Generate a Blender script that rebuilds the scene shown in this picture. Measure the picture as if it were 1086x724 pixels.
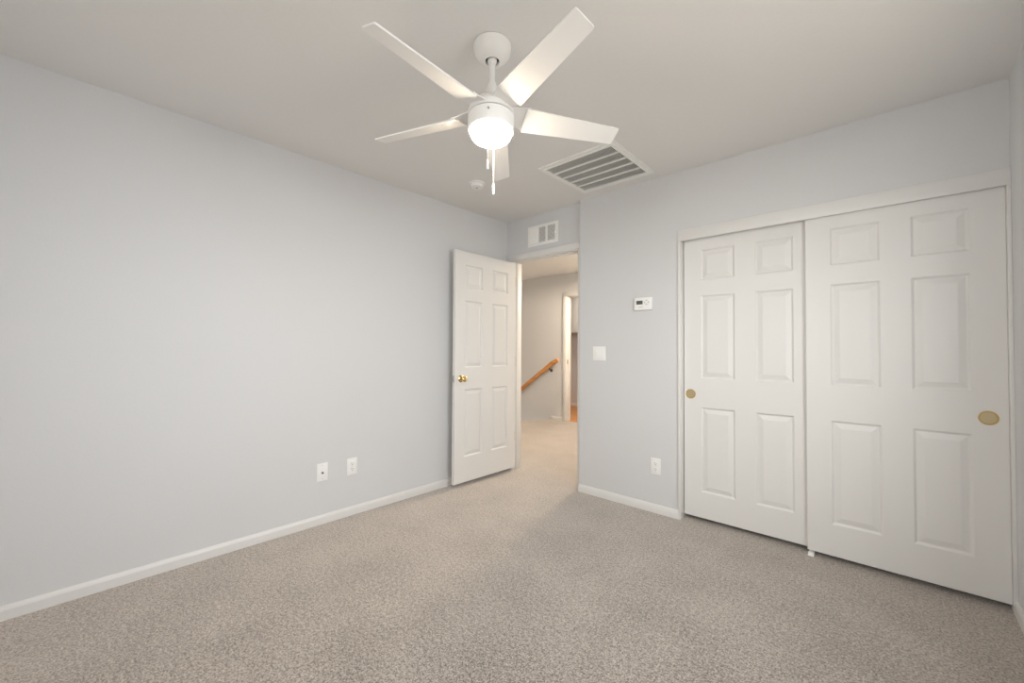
import bpy, bmesh, math, random
from mathutils import Vector, Matrix

for o in list(bpy.data.objects):
    bpy.data.objects.remove(o)
SC = bpy.context.scene
COL = SC.collection
PI = math.pi

# ------------------------------------------------------------------ camera
F_PX, YAW, PITCH, ROLL = 435.53, -0.74461, 0.019679, 0.005901
CAM = Vector((2.81856, 0.0, 1.17544))
fw = Vector((math.sin(YAW) * math.cos(PITCH), math.cos(YAW) * math.cos(PITCH), math.sin(PITCH)))
rt = Vector((math.cos(YAW), -math.sin(YAW), 0))
up = rt.cross(fw)
r2 = rt * math.cos(ROLL) + up * math.sin(ROLL)
u2 = -rt * math.sin(ROLL) + up * math.cos(ROLL)
cd = bpy.data.cameras.new('camera')
cd.sensor_fit = 'HORIZONTAL'
cd.sensor_width = 36.0
cd.lens = F_PX / 1086 * 36.0
cd.clip_start = 0.02
cam = bpy.data.objects.new('camera', cd)
COL.objects.link(cam)
m = Matrix(((r2.x, u2.x, -fw.x), (r2.y, u2.y, -fw.y), (r2.z, u2.z, -fw.z))).to_4x4()
m.translation = CAM
cam.matrix_world = m
SC.camera = cam

# ------------------------------------------------------------------ light and exposure
SC.view_settings.view_transform = 'Standard'
SC.view_settings.look = 'None'
SC.view_settings.gamma = 1.0
SC.view_settings.exposure = 0.0
SC.view_settings.use_curve_mapping = False
SC.cycles.use_denoising = True
SC.cycles.max_bounces = 16
SC.cycles.diffuse_bounces = 10
SC.cycles.sample_clamp_indirect = 6.0

WORLD_STRENGTH = 13.3
w = bpy.data.worlds.new('overcast_sky')
SC.world = w
w.use_nodes = True
nt = w.node_tree
nt.nodes.clear()
wo = nt.nodes.new('ShaderNodeOutputWorld')
bg = nt.nodes.new('ShaderNodeBackground')
tc = nt.nodes.new('ShaderNodeTexCoord')
sep = nt.nodes.new('ShaderNodeSeparateXYZ')
cr = nt.nodes.new('ShaderNodeValToRGB')
cr.color_ramp.elements[0].position = 0.30
cr.color_ramp.elements[0].color = (0.24, 0.23, 0.215, 1)      # sunlit ground outside
cr.color_ramp.elements[1].position = 0.52
cr.color_ramp.elements[1].color = (0.905, 0.955, 1.005, 1)       # bright overcast sky
mp = nt.nodes.new('ShaderNodeMapRange')
mp.inputs[1].default_value = -1
mp.inputs[2].default_value = 1
nt.links.new(tc.outputs['Generated'], sep.inputs[0])
nt.links.new(sep.outputs[2], mp.inputs[0])
nt.links.new(mp.outputs[0], cr.inputs[0])
ry = nt.nodes.new('ShaderNodeMapRange')          # warm tint added to the sky towards -y, to warm the rear fill light
ry.inputs[1].default_value = -0.75
ry.inputs[2].default_value = 0.25
ry.inputs[3].default_value = 1.0
ry.inputs[4].default_value = 0.0
wm = nt.nodes.new('ShaderNodeMix')
wm.data_type = 'RGBA'
wm.blend_type = 'MULTIPLY'
wm_a = [i for i in wm.inputs if i.name == 'A' and i.type == 'RGBA'][0]
wm_b = [i for i in wm.inputs if i.name == 'B' and i.type == 'RGBA'][0]
wm_o = [o for o in wm.outputs if o.type == 'RGBA'][0]
wm_b.default_value = (1.0, 0.95, 0.885, 1)
nt.links.new(sep.outputs[1], ry.inputs[0])
nt.links.new(ry.outputs[0], wm.inputs[0])
nt.links.new(cr.outputs[0], wm_a)
nt.links.new(wm_o, bg.inputs[0])
bg.inputs[1].default_value = WORLD_STRENGTH
nt.links.new(bg.outputs[0], wo.inputs[0])

# room dimensions (metres): the left wall is x = 0, the closet wall is y = D
H, W, D, DD, XC = 2.44, 3.23, 2.919, 2.979, 0.896
YB = -0.62                        # rear wall, behind the camera
WALL_T = 0.12
XL = 1.737                        # left side of the closet opening
HY = 5.60                         # far wall of the hall
WIN = (0.58, 1.88, 0.88, 2.06)    # window in the right wall: y0, y1, z0, z1

WIN_FILL = (1.50, 2.55, 1.24, 2.06)   # window added to the unseen rear wall for fill light: x0, x1, z0, z1


def area(name, loc, rot, sx, sy, power, color, portal=False):
    ld = bpy.data.lights.new(name, 'AREA')
    ld.shape = 'RECTANGLE'
    ld.size, ld.size_y = sx, sy
    ld.energy = power
    ld.color = color
    ob = bpy.data.objects.new(name, ld)
    ob.location = loc
    ob.rotation_euler = rot
    COL.objects.link(ob)
    if portal:
        ld.cycles.is_portal = True
    return ob


area('window_portal', (W + 0.10, (WIN[0] + WIN[1]) / 2, (WIN[2] + WIN[3]) / 2), (0, PI / 2, 0),
     WIN[3] - WIN[2], WIN[1] - WIN[0], 1.0, (1, 1, 1), portal=True)

area('fill_window_portal', ((WIN_FILL[0] + WIN_FILL[1]) / 2, YB - 0.10, (WIN_FILL[2] + WIN_FILL[3]) / 2), (PI / 2, 0, 0),
     WIN_FILL[1] - WIN_FILL[0], WIN_FILL[3] - WIN_FILL[2], 1.0, (1, 1, 1), portal=True)


# ------------------------------------------------------------------ materials
def new_mat(name):
    mt = bpy.data.materials.new(name)
    mt.use_nodes = True
    t = mt.node_tree
    return mt, t, t.nodes['Principled BSDF']


def paint(name, col, rough=0.6, bump=0.0, scale=60.0, spec=0.4, metal=0.0, var=0.02):
    mt, t, b = new_mat(name)
    tco = t.nodes.new('ShaderNodeTexCoord')
    n = t.nodes.new('ShaderNodeTexNoise')
    n.inputs['Scale'].default_value = scale
    n.inputs['Detail'].default_value = 4
    t.links.new(tco.outputs['Object'], n.inputs['Vector'])
    r = t.nodes.new('ShaderNodeValToRGB')
    r.color_ramp.elements[0].color = tuple(c * (1 - var) for c in col) + (1,)
    r.color_ramp.elements[1].color = tuple(min(1, c * (1 + var)) for c in col) + (1,)
    t.links.new(n.outputs[0], r.inputs[0])
    t.links.new(r.outputs[0], b.inputs['Base Color'])
    b.inputs['Roughness'].default_value = rough
    b.inputs['Specular IOR Level'].default_value = spec
    b.inputs['Metallic'].default_value = metal
    if bump:
        bp = t.nodes.new('ShaderNodeBump')
        bp.inputs['Strength'].default_value = bump
        bp.inputs['Distance'].default_value = 0.002
        t.links.new(n.outputs[0], bp.inputs['Height'])
        t.links.new(bp.outputs[0], b.inputs['Normal'])
    return mt


def carpet(name, dark, light):
    mt, t, b = new_mat(name)
    tco = t.nodes.new('ShaderNodeTexCoord')

    def noise(scale, detail=2.0, rough=0.6):
        n = t.nodes.new('ShaderNodeTexNoise')
        n.inputs['Scale'].default_value = scale
        n.inputs['Detail'].default_value = detail
        n.inputs['Roughness'].default_value = rough
        t.links.new(tco.outputs['Object'], n.inputs['Vector'])
        return n
    fine = noise(150, 2, 0.8)
    tuft = noise(62, 2, 0.7)
    patch = noise(3.2, 3, 0.6)
    add = t.nodes.new('ShaderNodeMath')
    add.operation = 'MULTIPLY_ADD'
    add.inputs[1].default_value = 0.62
    t.links.new(fine.outputs[0], add.inputs[0])
    s2 = t.nodes.new('ShaderNodeMath')
    s2.operation = 'MULTIPLY_ADD'
    s2.inputs[1].default_value = 0.28
    t.links.new(tuft.outputs[0], s2.inputs[0])
    s3 = t.nodes.new('ShaderNodeMath')
    s3.operation = 'MULTIPLY'
    s3.inputs[1].default_value = 0.10
    t.links.new(patch.outputs[0], s3.inputs[0])
    t.links.new(s3.outputs[0], s2.inputs[2])
    t.links.new(s2.outputs[0], add.inputs[2])
    r = t.nodes.new('ShaderNodeValToRGB')
    r.color_ramp.elements[0].position = 0.41
    r.color_ramp.elements[0].color = dark + (1,)
    r.color_ramp.elements[1].position = 0.59
    r.color_ramp.elements[1].color = light + (1,)
    t.links.new(add.outputs[0], r.inputs[0])
    t.links.new(r.outputs[0], b.inputs['Base Color'])
    b.inputs['Roughness'].default_value = 0.95
    b.inputs['Specular IOR Level'].default_value = 0.05
    b.inputs['Sheen Weight'].default_value = 0.9
    b.inputs['Sheen Roughness'].default_value = 0.5
    b.inputs['Sheen Tint'].default_value = (1.0, 0.93, 0.86, 1)
    bp = t.nodes.new('ShaderNodeBump')
    bp.inputs['Strength'].default_value = 0.45
    bp.inputs['Distance'].default_value = 0.006
    t.links.new(add.outputs[0], bp.inputs['Height'])
    t.links.new(bp.outputs[0], b.inputs['Normal'])
    return mt


def wood(name, dark, light, scale=(1, 14, 14), rough=0.35):
    mt, t, b = new_mat(name)
    tco = t.nodes.new('ShaderNodeTexCoord')
    mpn = t.nodes.new('ShaderNodeMapping')
    mpn.inputs['Scale'].default_value = scale
    n = t.nodes.new('ShaderNodeTexNoise')
    n.inputs['Scale'].default_value = 3.0
    n.inputs['Detail'].default_value = 6
    t.links.new(tco.outputs['Object'], mpn.inputs[0])
    t.links.new(mpn.outputs[0], n.inputs['Vector'])
    r = t.nodes.new('ShaderNodeValToRGB')
    r.color_ramp.elements[0].position = 0.3
    r.color_ramp.elements[0].color = dark + (1,)
    r.color_ramp.elements[1].position = 0.7
    r.color_ramp.elements[1].color = light + (1,)
    t.links.new(n.outputs[0], r.inputs[0])
    t.links.new(r.outputs[0], b.inputs['Base Color'])
    b.inputs['Roughness'].default_value = rough
    return mt


def emit(name, col, strength):
    mt, t, b = new_mat(name)
    b.inputs['Base Color'].default_value = (0.9, 0.88, 0.84, 1)
    b.inputs['Emission Color'].default_value = col + (1,)
    b.inputs['Emission Strength'].default_value = strength
    return mt


def clear_glass(name):
    mt = bpy.data.materials.new(name)
    mt.use_nodes = True
    t = mt.node_tree
    t.nodes.clear()
    o = t.nodes.new('ShaderNodeOutputMaterial')
    mx = t.nodes.new('ShaderNodeMixShader')
    tr = t.nodes.new('ShaderNodeBsdfTransparent')
    gl = t.nodes.new('ShaderNodeBsdfGlossy')
    gl.inputs['Roughness'].default_value = 0.02
    mx.inputs[0].default_value = 0.06
    t.links.new(tr.outputs[0], mx.inputs[1])
    t.links.new(gl.outputs[0], mx.inputs[2])
    t.links.new(mx.outputs[0], o.inputs[0])
    return mt


GLOBE_STRENGTH = 92.0
M = dict(
    wall=paint('wall_paint_grey', (0.66, 0.665, 0.675), 0.75, 0.12, 90, 0.25),
    ceil=paint('ceiling_paint', (0.80, 0.795, 0.78), 0.85, 0.15, 70, 0.15),
    trim=paint('trim_gloss_white', (0.74, 0.735, 0.72), 0.38, 0, 20, 0.4, var=0.005),
    door=paint('door_satin_white', (0.74, 0.735, 0.72), 0.42, 0.03, 140, 0.4, var=0.006),
    carpet=carpet('carpet_greige', (0.070, 0.058, 0.049), (0.455, 0.403, 0.357)),
    fan=paint('fan_white', (0.86, 0.85, 0.83), 0.4, 0, 20, 0.4, var=0.004),
    globe=emit('lit_opal_glass', (1.0, 0.83, 0.63), GLOBE_STRENGTH),
    plastic=paint('white_plastic', (0.88, 0.88, 0.87), 0.35, 0, 20, 0.45, var=0.004),
    vent=paint('vent_enamel', (0.88, 0.88, 0.86), 0.45, 0, 20, 0.4, var=0.004),
    dark=paint('dark_void', (0.03, 0.03, 0.03), 0.9, 0, 20, 0.1),
    duct=paint('duct_grey', (0.34, 0.34, 0.32), 0.8, 0, 20, 0.1),
    slot=paint('slot_dark_grey', (0.10, 0.10, 0.10), 0.7, 0, 20, 0.2),
    lcd=paint('lcd_grey', (0.10, 0.115, 0.10), 0.25, 0, 20, 0.5),
    button=paint('button_grey', (0.62, 0.63, 0.62), 0.5, 0, 20, 0.3),
    brass=paint('polished_brass', (0.80, 0.60, 0.28), 0.22, 0, 20, 0.5, metal=1.0),
    brassdull=paint('brushed_brass', (0.56, 0.46, 0.28), 0.42, 0, 20, 0.5, metal=1.0),
    steel=paint('satin_steel', (0.55, 0.55, 0.54), 0.35, 0, 20, 0.5, metal=1.0),
    bronze=paint('dark_bronze', (0.10, 0.085, 0.075), 0.4, 0, 20, 0.5, metal=0.8),
    oak=wood('honey_oak', (0.50, 0.20, 0.05), (0.72, 0.34, 0.10)),
    plank=wood('plank_floor', (0.42, 0.17, 0.05), (0.66, 0.31, 0.11), (1.2, 9, 1), 0.4),
    lamp=emit('lit_hall_glass', (1.0, 0.75, 0.48), 6.0),
    glass=clear_glass('window_glass'),
)


# ------------------------------------------------------------------ mesh helpers
class MB:
    """collects geometry in world coordinates, links it as one mesh object"""

    def __init__(self):
        self.bm = bmesh.new()

    def poly(self, pts, faces):
        vs = [self.bm.verts.new(p) for p in pts]
        for f in faces:
            try:
                self.bm.faces.new([vs[i] for i in f])
            except ValueError:
                pass
        return vs

    def box(self, a, b, bevel=0.0, seg=2, mat=None):
        x0, y0, z0 = (min(a[i], b[i]) for i in range(3))
        x1, y1, z1 = (max(a[i], b[i]) for i in range(3))
        t = bmesh.new()
        vs = [t.verts.new(p) for p in ((x0, y0, z0), (x1, y0, z0), (x1, y1, z0), (x0, y1, z0),
                                       (x0, y0, z1), (x1, y0, z1), (x1, y1, z1), (x0, y1, z1))]
        for f in ((0, 3, 2, 1), (4, 5, 6, 7), (0, 1, 5, 4), (1, 2, 6, 5), (2, 3, 7, 6), (3, 0, 4, 7)):
            t.faces.new([vs[i] for i in f])
        if bevel:
            bmesh.ops.bevel(t, geom=list(t.edges), offset=bevel, segments=seg, profile=0.5, affect='EDGES')
        if mat:
            t.transform(mat)
        self.merge(t)
        return self

    def merge(self, t):
        me = bpy.data.meshes.new('tmp')
        t.to_mesh(me)
        t.free()
        self.bm.from_mesh(me)
        bpy.data.meshes.remove(me)

    def prism(self, pts, direction):
        """closed outline (list of 3-D points) extruded along direction"""
        n = len(pts)
        d = Vector(direction)
        vs = [self.bm.verts.new(p) for p in pts] + [self.bm.verts.new(Vector(p) + d) for p in pts]
        self.bm.faces.new(vs[:n][::-1])
        self.bm.faces.new(vs[n:])
        for i in range(n):
            j = (i + 1) % n
            self.bm.faces.new((vs[i], vs[j], vs[n + j], vs[n + i]))
        return self

    def lathe(self, prof, origin, axis='Z', seg=40, mat=None):
        """prof = [(radius, height)...] turned about an axis through origin"""
        t = bmesh.new()
        rings = []
        for r, h in prof:
            if r < 1e-6:
                rings.append([t.verts.new((0, 0, h))])
            else:
                rings.append([t.verts.new((r * math.cos(2 * PI * i / seg), r * math.sin(2 * PI * i / seg), h)) for i in range(seg)])
        for a, b in zip(rings, rings[1:]):
            for i in range(seg):
                j = (i + 1) % seg
                if len(a) == 1 and len(b) == 1:
                    continue
                if len(a) == 1:
                    t.faces.new((a[0], b[j], b[i]))
                elif len(b) == 1:
                    t.faces.new((a[i], a[j], b[0]))
                else:
                    t.faces.new((a[i], a[j], b[j], b[i]))
        for ring in (rings[0], rings[-1]):
            if len(ring) > 1:
                t.faces.new(ring)
        R = {'Z': Matrix.Identity(4), 'Y': Matrix.Rotation(PI / 2, 4, 'X'), 'X': Matrix.Rotation(PI / 2, 4, 'Y')}[axis]
        t.transform(Matrix.Translation(Vector(origin)) @ R)
        if mat:
            t.transform(mat)
        bmesh.ops.recalc_face_normals(t, faces=list(t.faces))
        self.merge(t)
        return self

    def tube(self, pts, r, seg=12, squash=None):
        pts = [Vector(p) for p in pts]
        rings = []
        for i, p in enumerate(pts):
            if i == 0:
                d = pts[1] - p
            elif i == len(pts) - 1:
                d = p - pts[i - 1]
            else:
                d = (pts[i + 1] - p).normalized() + (p - pts[i - 1]).normalized()
            d.normalize()
            ref = Vector((0, 1, 0)) if abs(d.y) < 0.9 else Vector((0, 0, 1))
            s = d.cross(ref).normalized()
            q = d.cross(s).normalized()
            rr = r[i] if isinstance(r, (list, tuple)) else r
            ka, kb = squash or (1, 1)
            rings.append([self.bm.verts.new(p + s * (rr * ka * math.cos(2 * PI * k / seg)) + q * (rr * kb * math.sin(2 * PI * k / seg))) for k in range(seg)])
        for a, b in zip(rings, rings[1:]):
            for i in range(seg):
                j = (i + 1) % seg
                self.bm.faces.new((a[i], a[j], b[j], b[i]))
        self.bm.faces.new(rings[0][::-1])
        self.bm.faces.new(rings[-1])
        return self

    def build(self, name, mat, parent=None, smooth=False, xf=None):
        if xf:
            self.bm.transform(xf)
        bmesh.ops.recalc_face_normals(self.bm, faces=list(self.bm.faces))
        org = Vector((0, 0, 0))
        if parent is not None:
            p = parent
            while p is not None:
                org += p.location
                p = p.parent
        self.bm.transform(Matrix.Translation(-org))
        me = bpy.data.meshes.new(name)
        self.bm.to_mesh(me)
        self.bm.free()
        if smooth:
            for pl in me.polygons:
                pl.use_smooth = True
        me.materials.append(mat)
        ob = bpy.data.objects.new(name, me)
        COL.objects.link(ob)
        if parent is not None:
            ob.parent = parent
        if smooth:
            try:
                me.set_sharp_from_angle(angle=math.radians(35))
            except Exception:
                pass
        return ob


def thing(name, label, cat, loc, group=None):
    o = bpy.data.objects.new(name, None)
    o.empty_display_size = 0.05
    o.location = loc
    COL.objects.link(o)
    o['label'] = label
    o['category'] = cat
    if group:
        o['group'] = group
    return o


def tag(o, label, cat, group=None):
    o['label'] = label
    o['category'] = cat
    if group:
        o['group'] = group
    return o


def struct(name, mb, mat, parent=None, smooth=False):
    o = mb.build(name, mat, parent, smooth)
    if parent is None:
        o['kind'] = 'structure'
    return o


# ------------------------------------------------------------------ room shell
HX0, HX1 = -3.3, 1.15            # hall extent in x
# bedroom and hall carpet, with the landing's slanted edge at the stair
mb = MB()
mb.box((-0.12, YB - WALL_T, -0.10), (W + WALL_T, D + 0.02, 0))
mb.box((-0.12, D + 0.02, -0.10), (W + WALL_T, 3.72, 0))
land = [(HX1 + 0.1, 3.72), (HX1 + 0.1, HY + 0.04), (-1.40, HY + 0.04), (-1.52, 5.40), (-1.76, 5.10), (-1.92, 4.75), (-1.95, 4.45), (HX0, 4.45), (HX0, 3.09), (-0.12, 3.09), (-0.12, 3.72)]
mb.prism([(x, y, -0.10) for x, y in land], (0, 0, 0.10))
struct('floor', mb, M['carpet'])

mb = MB()
for k in range(4):                # carpeted steps going down to the left of the landing
    x1 = -1.50 - 0.27 * k
    mb.box((x1 - 0.75, 4.45, -0.40 - 0.18 * k), (x1, HY, -0.18 - 0.18 * k), 0.01)
struct('stairs', mb, M['carpet'])

mb = MB()
mb.box((-0.12, YB - WALL_T, H), (W + WALL_T, 3.72, H + 0.1))
struct('ceiling', mb, M['ceil'])
mb = MB()
mb.box((HX0 - 0.1, 3.10, H), (-0.12, 3.72, H + 0.1))
mb.box((HX0 - 0.1, 3.72, H), (HX1 + 0.1, 7.5, H + 0.1))
struct('ceiling_hall', mb, M['ceil'])

mb = MB()
mb.box((-WALL_T, YB - WALL_T, 0), (0, DD, H))
struct('wall_left', mb, M['wall'])
mb = MB()
x0, x1, z0, z1 = WIN_FILL
mb.box((0, YB - WALL_T, 0), (x0, YB, H))
mb.box((x1, YB - WALL_T, 0), (W + WALL_T, YB, H))
mb.box((x0, YB - WALL_T, 0), (x1, YB, z0))
mb.box((x0, YB - WALL_T, z1), (x1, YB, H))
struct('wall_rear', mb, M['wall'])
y0, y1, z0, z1 = WIN
mb = MB()
mb.box((W, YB, 0), (W + WALL_T, y0, H))
mb.box((W, y1, 0), (W + WALL_T, 3.72, H))
mb.box((W, y0, 0), (W + WALL_T, y1, z0))
mb.box((W, y0, z1), (W + WALL_T, y1, H))
struct('wall_right', mb, M['wall'])

# closet wall: a pier with a rounded outside corner, and the band above the closet
R = 0.008
pier = [(XL, D), (XL, 3.10), (XC, 3.10), (XC, D + R)]
for k in range(1, 6):
    a = PI + k / 6 * PI / 2
    pier.append((XC + R + R * math.cos(a), D + R + R * math.sin(a)))
pier.append((XC + R, D))
mb = MB()
mb.prism([(x, y, 0) for x, y in pier], (0, 0, H))
mb.box((XL, D, 1.975), (W, D + WALL_T, H))
struct('wall_closet', mb, M['wall'], smooth=True)

# wall that holds the bedroom doorway
OX0, OX1, OZ = 0.085, 0.842, 2.040
mb = MB()
mb.box((-WALL_T, DD, 0), (OX0 - 0.015, DD + WALL_T, H))
mb.box((OX1 + 0.015, DD, 0), (XC, DD + WALL_T, H))
mb.box((OX0 - 0.015, DD, OZ + 0.015), (OX1 + 0.015, DD + WALL_T, H))
struct('wall_doorway', mb, M['wall'])

# closet interior
mb = MB()
mb.box((XL - 0.1, 3.62, 0), (W, 3.72, H))
mb.box((XL - 0.10, 3.10, 0), (XL, 3.62, H))
struct('wall_closet_back', mb, M['wall'])

# hall walls
mb = MB()
mb.box((HX0, 3.0, -1.2), (-WALL_T, 3.10, H))
struct('wall_hall_near', mb, M['wall'])
mb = MB()
mb.box((HX0 - 0.1, 3.0, -1.2), (HX0, 7.5, H))
struct('wall_hall_left', mb, M['wall'])
mb = MB()
mb.box((HX1, 3.10, 0), (HX1 + 0.1, 7.5, H))
struct('wall_hall_right', mb, M['wall'])
FX0, FX1, FZ = -1.115, -0.35, 2.055        # far doorway in the hall
mb = MB()
mb.box((HX0, HY, -1.2), (FX0 - 0.015, HY + WALL_T, H))
mb.box((FX1 + 0.015, HY, 0), (HX1, HY + WALL_T, H))
mb.box((FX0 - 0.015, HY, FZ + 0.015), (FX1 + 0.015, HY + WALL_T, H))
struct('wall_hall_far', mb, M['wall'])
mb = MB()
mb.box((HX0, 7.25, 0), (HX1, 7.35, H))
struct('wall_utility_back', mb, M['wall'])
mb = MB()
mb.box((HX0, HY + 0.04, -0.1), (HX1, 7.35, 0))
struct('floor_utility', mb, M['plank'])


# ------------------------------------------------------------------ baseboards and trim
BH, BT = 0.061, 0.013


def base_profile(t=BT, h=BH):
    return [(0, 0), (t, 0), (t, h - 0.018), (t * 0.75, h - 0.008), (t * 0.4, h), (0, h)]


def baseboard(name, p0, p1, normal, mbx=None, z=0.0):
    """profile swept from p0 to p1 along a wall whose room side faces normal"""
    p0, p1, n = Vector(p0 + (z,)), Vector(p1 + (z,)), Vector(normal + (0,))
    b = mbx or MB()
    b.prism([p0 + n * a + Vector((0, 0, c)) for a, c in base_profile()], p1 - p0)
    return b if mbx else struct(name, b, M['trim'])


baseboard('baseboard_left', (0, YB), (0, DD), (1, 0))
baseboard('baseboard_rear', (BT, YB), (W - BT, YB), (0, 1))
baseboard('baseboard_right', (W, YB), (W, D - 0.012), (-1, 0))
mb = MB()
prof = base_profile()
path = [((XC + R, D), (0, -1))]
for k in range(0, 7):
    a = PI * 1.5 - k / 6 * PI / 2
    path.append(((XC + R + R * math.cos(a), D + R + R * math.sin(a)), (math.cos(a), math.sin(a))))
path = [((1.722, D), (0, -1))] + path + [((XC, DD - 0.012), (-1, 0))]
rings = []
for (x, y), (nx, ny) in path:
    rings.append([mb.bm.verts.new((x + nx * a, y + ny * a, c)) for a, c in prof])
for a, b in zip(rings, rings[1:]):
    for i in range(len(prof)):
        j = (i + 1) % len(prof)
        if (a[i].co - b[i].co).length < 1e-6 and (a[j].co - b[j].co).length < 1e-6:
            continue
        mb.bm.faces.new((a[i], a[j], b[j], b[i]))
mb.bm.faces.new(rings[0])
mb.bm.faces.new(rings[-1][::-1])
bmesh.ops.remove_doubles(mb.bm, verts=list(mb.bm.verts), dist=1e-5)
struct('baseboard_closet', mb, M['trim'], smooth=True)
baseboard('baseboard_hall', (-1.42, HY), (FX0 - 0.073, HY), (0, -1))
baseboard('baseboard_utility', (HX0, 7.25), (HX1, 7.25), (0, -1))


def door_frame(name, x0, x1, ztop, yroom, t, casing=0.057, left_w=None, right_w=None, far=True):
    """jambs, stop and casings around an opening in a wall that faces -y"""
    b = MB()
    j = 0.015
    y2 = yroom + t
    b.box((x0 - j, yroom, 0), (x0, y2, ztop + j), 0.0015)
    b.box((x1, yroom, 0), (x1 + j, y2, ztop + j), 0.0015)
    b.box((x0, yroom, ztop), (x1, y2, ztop + j), 0.0015)
    s0, s1 = yroom + 0.045, yroom + 0.08          # stop
    b.box((x0, s0, 0), (x0 + 0.010, s1, ztop), 0.002)
    b.box((x1 - 0.010, s0, 0), (x1, s1, ztop), 0.002)
    b.box((x0 + 0.010, s0, ztop - 0.010), (x1 - 0.010, s1, ztop), 0.002)
    lw, rw = left_w or casing, right_w or casing
    rv = 0.006
    sides = [(yroom, -1)] + ([(y2, 1)] if far else [])
    for yy, sg in sides:
        th = 0.014
        a, c = yy, yy + sg * th
        b.box((x0 - rv - lw, a, 0), (x0 - rv, c, ztop + rv), 0.004)
        b.box((x1 + rv, a, 0), (x1 + rv + rw, c, ztop + rv), 0.004)
        b.box((x0 - rv - lw, a, ztop + rv), (x1 + rv + rw, c, ztop + rv + casing), 0.004)
    return struct(name, b, M['trim'], smooth=True)


fr = door_frame('trim_doorway', OX0, OX1, OZ, DD, WALL_T, 0.055, 0.055, XC - OX1 - 0.0065)
for zz in (0.28, 1.02, 1.80):                         # hinges on the hinge jamb
    h = MB()
    h.tube([(OX0 + 0.004, DD - 0.006, zz), (OX0 + 0.004, DD - 0.006, zz + 0.09)], 0.006, 10)
    h.box((OX0 - 0.001, DD - 0.002, zz), (OX0 + 0.002, DD + 0.032, zz + 0.09))
    h.build('hinge', M['brassdull'], fr, True)
ff = door_frame('trim_hall_doorway', FX0, FX1, FZ, HY, WALL_T, 0.068)
h = MB()
h.box((FX0 - 0.001, HY + 0.012, 0.94), (FX0 + 0.002, HY + 0.042, 1.01))
h.build('strike_plate', M['brassdull'], ff)

# closet opening: fascia across the top, thin side jambs
mb = MB()
mb.box((1.720, D - 0.014, 1.943), (W, D + 0.002, 2.022), 0.003)
mb.box((1.721, D - 0.012, 0), (XL + 0.002, D + 0.10, 1.945), 0.002)
mb.box((W - 0.013, D - 0.012, 0), (W, D + 0.10, 1.945), 0.002)
mb.box((XL, D + 0.002, 1.96), (W, D + 0.12, 1.98))
struct('trim_closet', mb, M['trim'], smooth=True)

# ------------------------------------------------------------------ window in the right wall, outside the frame
y0, y1, z0, z1 = WIN
wn = MB()
wt = 0.045
ym = (y0 + y1) / 2
for a, b in (((y0, z0), (y0 + wt, z1)), ((y1 - wt, z0), (y1, z1)), ((y0 + wt, z0), (y1 - wt, z0 + wt)), ((y0 + wt, z1 - wt), (y1 - wt, z1)),
             ((ym - 0.025, z0 + wt), (ym + 0.025, z1 - wt))):
    wn.box((W + 0.055, a[0], a[1]), (W + 0.095, b[0], b[1]), 0.004)
wobj = struct('window_1', wn, M['plastic'], smooth=True)
for ya, yb in ((y0 + wt, ym - 0.025), (ym + 0.025, y1 - wt)):
    g = MB()
    g.box((W + 0.072, ya, z0 + wt), (W + 0.076, yb, z1 - wt))
    g.build('pane', M['glass'], wobj)
g = MB()
g.box((W - 0.03, y0 - 0.03, z0 - 0.02), (W + 0.055, y1 + 0.03, z0), 0.004)
g.build('window_sill', M['trim'], wobj, True)

x0, x1, z0, z1 = WIN_FILL               # and the one added in the rear wall, behind the camera, as fill light
wn = MB()
xm = (x0 + x1) / 2
for a, b in (((x0, z0), (x0 + wt, z1)), ((x1 - wt, z0), (x1, z1)), ((x0 + wt, z0), (x1 - wt, z0 + wt)), ((x0 + wt, z1 - wt), (x1 - wt, z1)),
             ((xm - 0.025, z0 + wt), (xm + 0.025, z1 - wt))):
    wn.box((a[0], YB - 0.095, a[1]), (b[0], YB - 0.055, b[1]), 0.004)
wobj = struct('window_added_fill', wn, M['plastic'], smooth=True)
for xa, xb in ((x0 + wt, xm - 0.025), (xm + 0.025, x1 - wt)):
    g = MB()
    g.box((xa, YB - 0.076, z0 + wt), (xb, YB - 0.072, z1 - wt))
    g.build('pane', M['glass'], wobj)
g = MB()
g.box((x0 - 0.03, YB - 0.055, z0 - 0.02), (x1 + 0.03, YB + 0.03, z0), 0.004)
g.build('window_sill', M['trim'], wobj, True)


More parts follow.
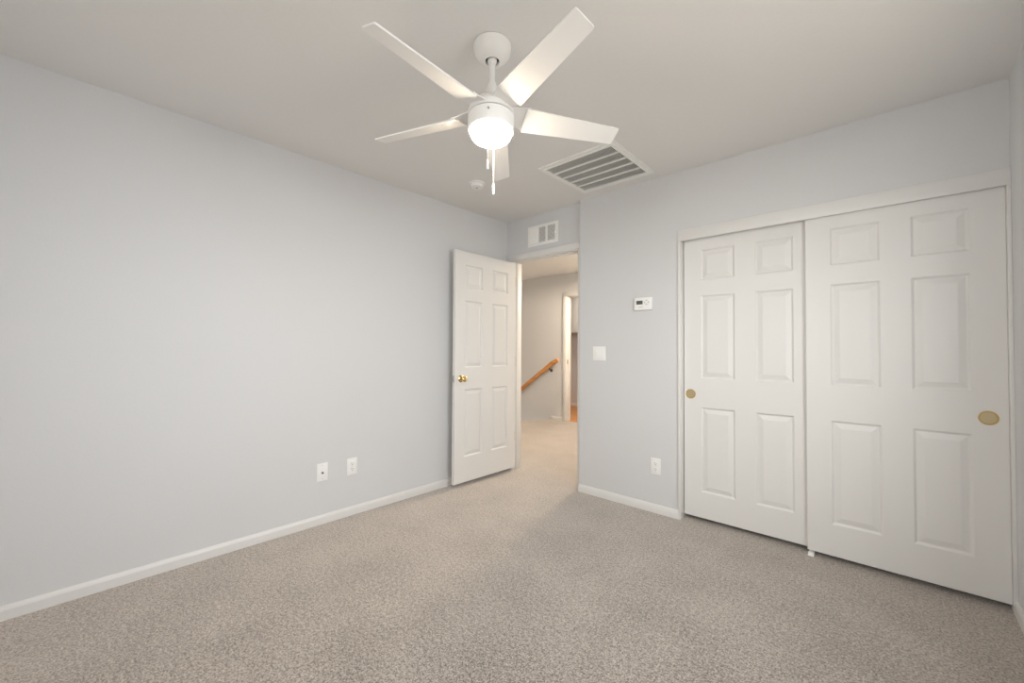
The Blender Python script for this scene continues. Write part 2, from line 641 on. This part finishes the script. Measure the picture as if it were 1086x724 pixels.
# ------------------------------------------------------------------ six-panel doors
def panel_door(name, origin, ux, uy, width, z0, z1, thick, cols, rows, both=True):
    """slab from origin along ux (unit), visible face towards uy; panels become parts named raised_panel.
    cols, rows: (start, end) spans along the width and in absolute height"""
    O, ux, uy = Vector(origin), Vector(ux), Vector(uy)

    def P(u, d, z):
        return O + ux * u + uy * d + Vector((0, 0, z))
    us = sorted({0.0, width, *[c for s in cols for c in s]})
    zs = sorted({z0, z1, *[c for s in rows for c in s]})

    def is_panel(a, b):
        return any(abs(a[0] - c[0]) < 1e-6 and abs(a[1] - c[1]) < 1e-6 for c in cols) and \
            any(abs(b[0] - r[0]) < 1e-6 and abs(b[1] - r[1]) < 1e-6 for r in rows)
    slab = MB()
    e = 0.0025
    faces = (0.0, -thick)
    for fi, dep in enumerate(faces):
        for i in range(len(us) - 1):
            for j in range(len(zs) - 1):
                a, b = (us[i], us[i + 1]), (zs[j], zs[j + 1])
                if is_panel(a, b) and (fi == 0 or both):
                    continue
                q = [(a[0], b[0]), (a[1], b[0]), (a[1], b[1]), (a[0], b[1])]
                q = [(min(max(u, e), width - e), min(max(z, z0 + e), z1 - e)) for u, z in q]
                slab.poly([P(u, dep, z) for u, z in q], [(0, 1, 2, 3)])
    # eased edges round the slab
    loop = lambda k, d: [P(k, d, z0 + k), P(width - k, d, z0 + k), P(width - k, d, z1 - k), P(k, d, z1 - k)]
    rings = [loop(e, 0), loop(0, -e), loop(0, -thick + e), loop(e, -thick)]
    for A, B in zip(rings, rings[1:]):
        for k in range(4):
            l = (k + 1) % 4
            slab.poly([A[k], A[l], B[l], B[k]], [(0, 1, 2, 3)])
    bmesh.ops.remove_doubles(slab.bm, verts=list(slab.bm.verts), dist=1e-5)
    leaf = slab.build(name, M['door'])
    steps = [(0, 0), (0.004, -0.003), (0.009, -0.0085), (0.013, -0.0095), (0.017, -0.0085), (0.040, -0.0015), (0.043, -0.001)]
    for side in ((0,) if not both else (0, 1)):
        for c in cols:
            for r in rows:
                pb = MB()
                prev = None
                for ins, dep in steps:
                    dd = dep if side == 0 else -thick - dep
                    cur = [pb.bm.verts.new(P(u, dd, z)) for u, z in ((c[0] + ins, r[0] + ins), (c[1] - ins, r[0] + ins), (c[1] - ins, r[1] - ins), (c[0] + ins, r[1] - ins))]
                    if prev:
                        for k in range(4):
                            l = (k + 1) % 4
                            pb.bm.faces.new((prev[k], prev[l], cur[l], cur[k]))
                    prev = cur
                pb.bm.faces.new(prev)
                po = pb.build('raised_panel', M['door'], leaf)
    return leaf


def orient(leaf, uy):
    """panel meshes are open shells: make their faces look outwards"""
    for o in [leaf] + list(leaf.children):
        pass


ROWS = [(0.207, 0.787), (0.984, 1.555), (1.662, 1.872)]
COLS = [(0.114, 0.326), (0.444, 0.648)]


def round_pull(leaf, x, y, z):
    b = MB()
    b.lathe([(0.0335, 0), (0.0335, 0.002), (0.0315, 0.0045), (0.0285, 0.0045), (0.0265, 0.0005)], (x, y, z), 'Y', 40)
    pl = b.build('finger_pull', M['brass'], leaf, True)
    b = MB()
    b.lathe([(0.0272, 0.0012), (0.025, 0.0006), (0.012, 0.0004), (0.0, 0.0004)], (x, y, z), 'Y', 40)
    b.build('pull_cup', M['brassdull'], pl, True)


yf = D + 0.010                     # front-track leaf
front = panel_door('door_2', (2.455, yf, 0), (1, 0, 0), (0, -1, 0), 0.7615, 0.030, 1.962, 0.035, COLS, ROWS, False)
front['kind'] = 'structure'
round_pull(front, 3.153, yf, 0.869)
yr = D + 0.0475                     # rear-track leaf
rear = panel_door('door_3', (1.7425, yr, 0), (1, 0, 0), (0, -1, 0), 0.768, 0.032, 1.962, 0.035, COLS, ROWS, False)
rear['kind'] = 'structure'
round_pull(rear, 1.788, yr, 0.874)

# small white floor guide where the two leaves overlap
g = MB()
g.box((2.456, D - 0.002, 0), (2.486, D + 0.095, 0.005), 0.0015)
g.box((2.458, D + 0.003, 0.003), (2.484, D + 0.0085, 0.022), 0.0015)
g.box((2.458, D + 0.0452, 0.003), (2.484, D + 0.0470, 0.036), 0.0005)
tag(g.build('door_guide', M['plastic'], None, True), 'small white plastic floor guide under the meeting edges of the sliding closet doors', 'door guide')

# bedroom door, swung open against the left wall
DW = 0.752
XD = 0.122                         # x of the face we see
leaf = panel_door('door_1', (XD, DD - 0.008 - DW, 0), (0, 1, 0), (1, 0, 0), DW, 0.036, 2.022, 0.035,
                  [(0.106, 0.316), (0.436, 0.646)], [(0.252, 0.830), (1.018, 1.598), (1.706, 1.908)], True)
leaf['kind'] = 'structure'
ky, kz = DD - 0.008 - DW + 0.066, 0.925
for sg, x0 in ((1, XD), (-1, XD - 0.035)):
    b = MB()
    prof = [(0.031, 0), (0.031, 0.003), (0.027, 0.007), (0.013, 0.010), (0.0105, 0.022), (0.012, 0.030), (0.019, 0.035),
            (0.0245, 0.042), (0.0255, 0.050), (0.0235, 0.057), (0.016, 0.061), (0.0, 0.062)]
    b.lathe([(r, h * (1 if sg > 0 else 0.85)) for r, h in prof], (0, 0, 0), 'Z', 32,
            Matrix.Translation((x0, ky, kz)) @ Matrix.Rotation(sg * PI / 2, 4, 'Y'))
    b.build('door_knob', M['brass'], leaf, True)
b = MB()
b.box((XD - 0.030, DD - 0.008 - DW - 0.0015, kz - 0.028), (XD - 0.005, DD - 0.008 - DW + 0.002, kz + 0.028), 0.001)
b.tube([(XD - 0.0175, DD - 0.008 - DW - 0.011, kz), (XD - 0.0175, DD - 0.008 - DW + 0.002, kz)], 0.007, 12)
b.build('latch_plate', M['steel'], leaf, True)

# ------------------------------------------------------------------ ceiling fan
FX, FY = 1.612, 1.178
fan = thing('ceiling_fan', 'white five-blade ceiling fan with a lit opal glass bowl and two pull chains', 'ceiling fan', (FX, FY, H))
PIV = Vector((FX, FY, H - 0.070))
TX, TY = 0.0285, -0.0440            # the hanging assembly sits slightly off plumb in its ball joint
nrm = Vector((-TX, -TY, 1)).normalized()
TILT = Matrix.Translation(PIV) @ Vector((0, 0, 1)).rotation_difference(nrm).to_matrix().to_4x4() @ Matrix.Translation(-PIV)
O = (FX, FY, 0)
b = MB()
b.lathe([(0.070, H), (0.077, H - 0.003), (0.0780, H - 0.010), (0.0768, H - 0.0125), (0.0768, H - 0.024), (0.0735, H - 0.038), (0.066, H - 0.051),
         (0.055, H - 0.062), (0.042, H - 0.069), (0.033, H - 0.0715), (0.0295, H - 0.070), (0.028, H - 0.060), (0.028, H - 0.02)], O, 'Z', 56)
can = b.build('canopy', M['fan'], fan, True)
b = MB()
b.lathe([(0.0275, H - 0.022), (0.0275, H - 0.060), (0.0, H - 0.060)], O, 'Z', 32)
b.build('canopy_socket', M['dark'], can, True)
b = MB()
b.lathe([(0.0, H - 0.048), (0.012, H - 0.050), (0.018, H - 0.056), (0.0200, H - 0.066), (0.017, H - 0.076), (0.0125, H - 0.081), (0.0, H - 0.081)], O, 'Z', 32)
b.build('hanger_ball', M['fan'], fan, True, TILT)
b = MB()
b.lathe([(0.0, H - 0.075), (0.0120, H - 0.075), (0.0120, 2.230), (0.0, 2.230)], O, 'Z', 24)
b.build('downrod', M['fan'], fan, True, TILT)
b = MB()
b.lathe([(0.0135, 2.282), (0.016, 2.279), (0.020, 2.262), (0.026, 2.228), (0.034, 2.205), (0.034, 2.200), (0.0, 2.200)], O, 'Z', 32)
b.build('rod_cover', M['fan'], fan, True, TILT)
b = MB()
b.lathe([(0.0, 2.204), (0.050, 2.202), (0.064, 2.196), (0.080, 2.180), (0.090, 2.164), (0.0945, 2.150), (0.0945, 2.1335), (0.090, 2.1325), (0.0, 2.1325)], O, 'Z', 64)
b.build('motor_housing', M['fan'], fan, True, TILT)
b = MB()
b.lathe([(0.0, 2.1325), (0.089, 2.1325), (0.089, 2.128), (0.0, 2.128)], O, 'Z', 64)
b.build('shadow_gap', M['slot'], fan, True, TILT)
b = MB()
b.lathe([(0.0, 2.1295), (0.092, 2.1295), (0.0950, 2.127), (0.0950, 2.076), (0.0930, 2.068), (0.088, 2.064), (0.0, 2.064)], O, 'Z', 64)
kit = b.build('light_kit_housing', M['fan'], fan, True, TILT)
b = MB()
b.lathe([(0.0, 2.066), (0.0825, 2.066), (0.0835, 2.062), (0.0832, 2.054), (0.0805, 2.046), (0.0750, 2.039), (0.066, 2.0335), (0.050, 2.0300), (0.028, 2.0285), (0.0, 2.028)], O, 'Z', 64)
b.build('glass_bowl', M['globe'], fan, True, TILT)

ZB, BPIT, BPH = 2.1403, -0.3337, -86.73


def blade_pt(th, r, s, wdt, off=0.0, pit=BPIT, zc=ZB):
    d = Vector((math.cos(th), math.sin(th), 0))
    wv = Vector((-math.sin(th), math.cos(th), 0))
    n = Vector((0, 0, 1)) * math.cos(pit) - wv * math.sin(pit)
    return Vector((FX, FY, zc)) + d * r + wv * (s * wdt / 2 * math.cos(pit)) + Vector((0, 0, s * wdt / 2 * math.sin(pit))) + n * off


for k in range(5):
    th = math.radians(BPH + 72 * k)
    b = MB()
    tk = 0.006
    out = []                       # outline in (r, s*width/2)
    N = 6
    r0, r1, w0, w1 = 0.140, 0.5620, 0.112, 0.081
    cr_ = 0.006
    pts2 = [(r0, -w0 / 2), (r1 - cr_, -w1 / 2), (r1 - cr_ * 0.3, -w1 / 2 + cr_ * 0.3), (r1, -w1 / 2 + cr_),
            (r1, w1 / 2 - cr_), (r1 - cr_ * 0.3, w1 / 2 - cr_ * 0.3), (r1 - cr_, w1 / 2), (r0, w0 / 2)]
    lo = [blade_pt(th, r, 2 * v, 1.0, -tk / 2) for r, v in pts2]
    hi = [blade_pt(th, r, 2 * v, 1.0, tk / 2) for r, v in pts2]
    n = len(pts2)
    b.poly(lo + hi, [tuple(range(n))[::-1], tuple(range(n, 2 * n))] + [(i, (i + 1) % n, n + (i + 1) % n, n + i) for i in range(n)])
    bl = b.build('blade', M['fan'], fan, False, TILT)
    # swept bracket that twists from the hub to the blade pitch
    b = MB()
    rows = []
    for i in range(9):
        f = i / 8
        r = 0.070 + 0.088 * f
        wd = 0.082 + 0.030 * f
        pt_ = BPIT * (0.45 + 0.55 * min(1, f * 1.25))
        zc = 2.148 - 0.0077 * min(1, f * 1.2)
        row = []
        for s_, off in ((-1, 0.0042), (1, 0.0042), (1, 0.0085), (-1, 0.0085)):
            row.append(b.bm.verts.new(blade_pt(th, r, s_, wd, off, pt_, zc)))
        rows.append(row)
    for A, B in zip(rows, rows[1:]):
        for i in range(4):
            j = (i + 1) % 4
            b.bm.faces.new((A[i], A[j], B[j], B[i]))
    b.bm.faces.new(rows[0][::-1])
    b.bm.faces.new(rows[-1])
    b.build('blade_bracket', M['fan'], bl, True, TILT)

# pull chains: one in front of the bowl, one behind it
vdir = Vector((CAM.x - FX, CAM.y - FY, 0)).normalized()
side = Vector((-vdir.y, vdir.x, 0))


def pull_chain(dist, sideways, ztop, zfob, zend, cap):
    p = Vector((AX, AY, 0)) + vdir * dist + side * sideways
    p_in = Vector((AX, AY, 0)) + vdir * (dist * 0.93) + side * sideways * 0.93
    b = MB()
    b.tube([(p_in.x, p_in.y, ztop), (p.x, p.y, ztop - 0.003), (p.x, p.y, ztop - 0.012), (p.x, p.y, zfob)], 0.0011, 8)
    z = ztop - 0.02
    while z > zfob + 0.002:
        b.lathe([(0, z + 0.0019), (0.0015, z + 0.001), (0.0019, z), (0.0015, z - 0.001), (0, z - 0.0019)], (p.x, p.y, 0), 'Z', 8)
        z -= 0.0055
    ch = b.build('pull_chain', M['fan'], fan, True)
    b = MB()
    b.lathe([(0, zfob + 0.003), (0.0022, zfob + 0.001), (0.0034, zfob - 0.004), (cap, zfob - 0.010), (cap, zend + 0.003), (cap * 0.8, zend), (0, zend)], (p.x, p.y, 0), 'Z', 16)
    b.build('chain_fob', M['fan'], ch, True)
    b = MB()
    b.lathe([(0.004, -0.002), (0.004, 0.002), (0.0022, 0.0035), (0, 0.0035)], (0, 0, 0), 'Z', 12,
            Matrix.Translation((p_in.x, p_in.y, ztop)) @ Vector((0, 0, 1)).rotation_difference(vdir * (1 if dist > 0 else -1)).to_matrix().to_4x4())
    b.build('chain_eyelet', M['slot'], ch, True)


AX, AY = FX + TX * 0.27, FY + TY * 0.27      # axis of the tilted light kit
pull_chain(0.103, -0.012, 2.112, 1.905, 1.868, 0.0050)
pull_chain(-0.100, 0.012, 2.095, 1.896, 1.848, 0.0055)


# ------------------------------------------------------------------ ceiling return grille
GX0, GX1, GY0, GY1 = 1.022, 1.605, 2.205, 2.800
IX0, IX1, IY0, IY1 = 1.062, 1.565, 2.247, 2.750
ret = thing('return_air_grille', 'large square white return air grille of five grey louvre banks on the ceiling', 'vent', ((GX0 + GX1) / 2, (GY0 + GY1) / 2, H))
b = MB()
t = 0.008
for (xa, ya), (xb, yb) in (((GX0, GY0), (IX0, GY1)), ((IX1, GY0), (GX1, GY1)), ((IX0, GY0), (IX1, IY0)), ((IX0, IY1), (IX1, GY1))):
    b.box((xa, ya, H - t), (xb, yb, H), 0.0)
bmesh.ops.remove_doubles(b.bm, verts=list(b.bm.verts), dist=1e-5)
for (xa, ya), (xb, yb) in (((IX0 - 0.014, IY0 - 0.014), (IX0, IY1 + 0.014)), ((IX1, IY0 - 0.014), (IX1 + 0.014, IY1 + 0.014)),
                           ((IX0, IY0 - 0.014), (IX1, IY0)), ((IX0, IY1), (IX1, IY1 + 0.014))):
    b.box((xa, ya, H - t - 0.006), (xb, yb, H - t), 0.002)
b.build('frame', M['vent'], ret)
b = MB()
b.box((IX0, IY0, H - 0.0015), (IX1, IY1, H - 0.0005))
b.build('filter_backing', M['duct'], ret)
nb = 5
pitch_y = (IY1 - IY0) / nb
for k in range(1, nb):
    b = MB()
    yy = IY0 + pitch_y * k
    b.box((IX0, yy - 0.006, H - t - 0.005), (IX1, yy + 0.006, H - 0.002), 0.001)
    b.build('crossbar', M['vent'], ret)
for k in range(nb):
    b = MB()
    ya, yb = IY0 + pitch_y * k + 0.006, IY0 + pitch_y * (k + 1) - 0.006
    x = IX0 + 0.006
    while x < IX1 - 0.004:
        mt_ = Matrix.Translation((x, 0, H - 0.0075)) @ Matrix.Rotation(math.radians(-35), 4, 'Y')
        b.box((-0.0006, ya, -0.005), (0.0006, yb, 0.005), 0, mat=mt_)
        x += 0.0105
    b.build('louvre_bank', M['vent'], ret)

# ------------------------------------------------------------------ supply register over the doorway
SX0, SX1, SZ0, SZ1 = 0.280, 0.632, 2.150, 2.340
reg = thing('air_register', 'small white three-section air register high on the wall above the open doorway', 'vent', ((SX0 + SX1) / 2, DD, (SZ0 + SZ1) / 2))
openings = [(0.312, 0.398), (0.411, 0.492), (0.513, 0.600)]
OZ0, OZ1 = 2.178, 2.314
b = MB()
yA, yB = DD - 0.008, DD
xs = [SX0] + [c for s in openings for c in s] + [SX1]
for i in range(0, len(xs), 2):
    b.box((xs[i], yA, OZ0), (xs[i + 1], yB, OZ1), 0)
b.box((SX0, yA, SZ0), (SX1, yB, OZ0), 0)
b.box((SX0, yA, OZ1), (SX1, yB, SZ1), 0)
b.build('frame', M['vent'], reg)
b = MB()
for a, c in openings[1:]:
    b.box((a, DD - 0.0015, OZ0), (c, DD - 0.0005, OZ1))
b.build('duct_backing', M['slot'], reg)
for k, (a, c) in enumerate(openings):
    b = MB()
    if k == 0:                     # this bank is turned so that its blades show their white faces
        x = a + 0.007
        while x < c:
            mt_ = Matrix.Translation((x, DD - 0.0065, 0)) @ Matrix.Rotation(math.radians(-50), 4, 'Z')
            b.box((-0.0006, -0.0085, OZ0), (0.0006, 0.0085, OZ1), 0, mat=mt_)
            x += 0.0135
    else:
        z = OZ0 + 0.007
        while z < OZ1:
            mt_ = Matrix.Translation((0, DD - 0.006, z)) @ Matrix.Rotation(math.radians(-30), 4, 'X')
            b.box((a, -0.005, -0.0006), (c, 0.005, 0.0006), 0, mat=mt_)
            z += 0.0110
    b.build('louvre_bank', M['vent'], reg)
b = MB()
b.box((0.604, DD - 0.020, 2.225), (0.609, DD - 0.006, 2.245), 0.001)
b.build('damper_lever', M['vent'], reg)

# ------------------------------------------------------------------ smoke detector
sx, sy = 0.512, 2.098
sm = thing('smoke_detector', 'round white smoke detector on the ceiling behind the fan', 'smoke detector', (sx, sy, H))
b = MB()
b.lathe([(0.062, H), (0.062, H - 0.006), (0.060, H - 0.009), (0.0, H - 0.009)], (sx, sy, 0), 'Z', 48)
b.build('mounting_plate', M['plastic'], sm, True)
b = MB()
b.lathe([(0.050, H - 0.009), (0.052, H - 0.013), (0.050, H - 0.026), (0.044, H - 0.033), (0.020, H - 0.036), (0.0, H - 0.036)], (sx, sy, 0), 'Z', 48)
b.build('cover', M['plastic'], sm, True)
b = MB()
b.lathe([(0.006, H - 0.0355), (0.006, H - 0.0375), (0.0, H - 0.038)], (sx, sy, 0), 'Z', 16)
b.build('test_button', M['slot'], sm, True)

# ------------------------------------------------------------------ thermostat, switch, outlets
tx0, tx1, tz0, tz1 = 1.402, 1.536, 1.474, 1.568
th = thing('thermostat', 'white wall thermostat with a small dark display beside the closet', 'thermostat', ((tx0 + tx1) / 2, D, (tz0 + tz1) / 2))
b = MB()
b.box((tx0 + 0.004, D - 0.008, tz0 + 0.004), (tx1 - 0.004, D, tz1 - 0.004), 0.002)
b.build('wall_plate', M['plastic'], th, True)
b = MB()
b.box((tx0, D - 0.028, tz0), (tx1, D - 0.006, tz1), 0.005, 3)
b.build('housing', M['plastic'], th, True)
b = MB()
b.box((tx0 + 0.018, D - 0.0288, tz0 + 0.043), (tx0 + 0.068, D - 0.0275, tz0 + 0.071), 0.0005)
b.build('display', M['lcd'], th)
bx, bz = tx1 - 0.037, tz0 + 0.056
for dx, dz, wx, wz in ((0, 0.014, 0.007, 0.0045), (0, -0.014, 0.007, 0.0045), (-0.015, 0, 0.0045, 0.007), (0.015, 0, 0.0045, 0.007)):
    b = MB()
    b.box((bx + dx - wx, D - 0.0292, bz + dz - wz), (bx + dx + wx, D - 0.0275, bz + dz + wz), 0.001)
    b.build('button', M['button'], th)
b = MB()
b.box((tx0 + 0.035, D - 0.0286, tz0 + 0.020), (tx0 + 0.070, D - 0.0275, tz0 + 0.026), 0.0004)
b.build('button', M['button'], th)


def place(o_name, label, cat, centre, ex, ez, en, group=None):
    return thing(o_name, label, cat, centre, group), Matrix((ex, en, ez)).transposed().to_4x4()


def wall_device(name, label, cat, centre, ex, en, wdt, hgt, build):
    """ex: unit vector along the wall, en: unit vector out of the wall"""
    c = Vector(centre)
    root = thing(name, label, cat, centre)
    A = Matrix.Translation(c) @ Matrix((Vector(ex), Vector(en), Vector((0, 0, 1)))).transposed().to_4x4()

    def bx(part, a, b_, mat, bev=0.001, parent=root):
        q = MB()
        q.box(a, b_, bev, 2, A)
        return q.build(part, mat, parent, bev > 0.0015)
    bx('cover_plate', (-wdt / 2, 0, -hgt / 2), (wdt / 2, 0.006, hgt / 2), M['plastic'], 0.0025)
    build(bx, root, A)
    return root


def rocker_build(bx, root, A):
    for s in (-1, 1):
        fr_ = bx('rocker', (s * 0.023 - 0.0165, 0.005, -0.0335), (s * 0.023 + 0.0165, 0.0085 + 0.001 * s, 0.0335), M['plastic'], 0.0018)


def duplex_build(bx, root, A):
    for s in (-1, 1):
        zc = s * 0.0195
        rec = bx('receptacle', (-0.017, 0.005, zc - 0.0145), (0.017, 0.0078, zc + 0.0145), M['plastic'], 0.002)
        for a, hh in ((-0.0065, 0.008), (0.0065, 0.0065)):
            bx('slot', (a - 0.0014, 0.007, zc + 0.001), (a + 0.0014, 0.0082, zc + 0.001 + hh), M['slot'], 0, rec)
        bx('ground_hole', (-0.0026, 0.007, zc - 0.0095), (0.0026, 0.0082, zc - 0.004), M['slot'], 0.0008, rec)
    q = MB()
    q.lathe([(0.0032, 0), (0.003, 0.001), (0, 0.0013)], (0, 0, 0), 'Z', 12, A @ Matrix.Translation((0, 0.006, 0)) @ Matrix.Rotation(-PI / 2, 4, 'X'))
    q.build('screw', M['button'], root, True)


def jack_build(bx, root, A):
    q = MB()
    q.lathe([(0.0070, 0), (0.0070, 0.002), (0.0052, 0.003), (0.0050, 0.010), (0.0035, 0.010), (0.0032, 0.004), (0, 0.004)], (0, 0, 0), 'Z', 20,
            A @ Matrix.Translation((-0.001, 0.006, -0.004)) @ Matrix.Rotation(-PI / 2, 4, 'X'))
    q.build('coaxial_jack', M['slot'], root, True)
    for z in (-0.045, 0.045):
        q = MB()
        q.lathe([(0.0032, 0), (0.003, 0.001), (0, 0.0013)], (0, 0, 0), 'Z', 12, A @ Matrix.Translation((0, 0.006, z)) @ Matrix.Rotation(-PI / 2, 4, 'X'))
        q.build('screw', M['button'], root, True)


wall_device('light_switch', 'white double rocker light switch between the doorway and the closet', 'light switch', (1.089, D, 1.148), (1, 0, 0), (0, -1, 0), 0.118, 0.114, rocker_build)
wall_device('power_outlet', 'white duplex power outlet low on the wall below the thermostat', 'power outlet', (1.558, D, 0.334), (1, 0, 0), (0, -1, 0), 0.074, 0.118, duplex_build)
wall_device('power_outlet', 'white duplex power outlet low on the long wall, nearer the open door', 'power outlet', (0, 1.389, 0.342), (0, 1, 0), (1, 0, 0), 0.074, 0.118, duplex_build)
wall_device('cable_outlet', 'white cable wall plate with one black jack, low on the long wall', 'cable outlet', (0, 1.182, 0.345), (0, 1, 0), (1, 0, 0), 0.072, 0.118, jack_build)

# ------------------------------------------------------------------ hall: handrail, lamp, cabinet beyond
YR = HY - 0.065
rl = thing('handrail', 'honey oak handrail slanting down the stair wall beyond the doorway', 'handrail', (-1.40, HY, 0.85))
b = MB()
p_top, p_bend, p_low = Vector((-1.243, YR, 1.006)), Vector((-1.360, YR, 0.955)), Vector((-3.2, YR, -0.333))
pts = [p_top, p_top.lerp(p_bend, 0.5), p_bend, p_bend.lerp(p_low, 0.04), p_bend.lerp(p_low, 0.5), p_low]
b.tube(pts, [0.028, 0.031, 0.031, 0.031, 0.031, 0.031], 16, (1.15, 0.8))
b.build('rail', M['oak'], rl, True)
for f in (0.035, 0.44, 0.85):
    q = p_bend.lerp(p_low, f)
    b = MB()
    b.tube([(q.x, YR, q.z - 0.028), (q.x, YR, q.z - 0.050), (q.x, YR + 0.02, q.z - 0.075), (q.x, HY - 0.004, q.z - 0.085)], 0.009, 10)
    b.lathe([(0.028, 0), (0.028, 0.004), (0.018, 0.009), (0, 0.009)], (q.x, HY, q.z - 0.085), 'Y', 20)
    b.build('bracket', M['bronze'], rl, True)

HL = (0.34, 4.98)
lp = thing('hall_ceiling_light', 'round lit ceiling light in the hall outside the bedroom doorway', 'ceiling light', (HL[0], HL[1], H))
b = MB()
b.lathe([(0.15, H), (0.15, H - 0.02), (0.14, H - 0.025), (0, H - 0.025)], (HL[0], HL[1], 0), 'Z', 40)
b.build('base', M['fan'], lp, True)
b = MB()
b.lathe([(0.138, H - 0.024), (0.138, H - 0.035), (0.12, H - 0.065), (0.08, H - 0.085), (0, H - 0.095)], (HL[0], HL[1], 0), 'Z', 40)
b.build('glass_dome', M['lamp'], lp, True)
ld = bpy.data.lights.new('hall_lamp_light', 'SPOT')
ld.spot_size = PI
ld.spot_blend = 0.08
ld.energy = 205
ld.color = (1.0, 0.83, 0.64)
ld.shadow_soft_size = 0.22
lo_ = bpy.data.objects.new('hall_lamp_light', ld)
lo_.location = (HL[0], HL[1], H - 0.24)
COL.objects.link(lo_)
area('utility_lamp_light', (-1.2, 6.5, H - 0.06), (0, 0, 0), 0.3, 0.3, 16, (1.0, 0.90, 0.76))

cb = thing('wall_cabinet', 'white wall cabinet glimpsed in the room past the hall doorway', 'cabinet', (-2.0, 7.25, 1.52))
b = MB()
b.box((-2.75, 6.94, 1.52), (-1.15, 7.25, 2.28), 0.003)
b.build('body', M['trim'], cb, True)
for k in range(4):
    b = MB()
    xa = -2.75 + 0.4 * k
    b.box((xa + 0.006, 6.920, 1.530), (xa + 0.394, 6.940, 2.27), 0.004)
    b.build('cabinet_door', M['trim'], cb, True)
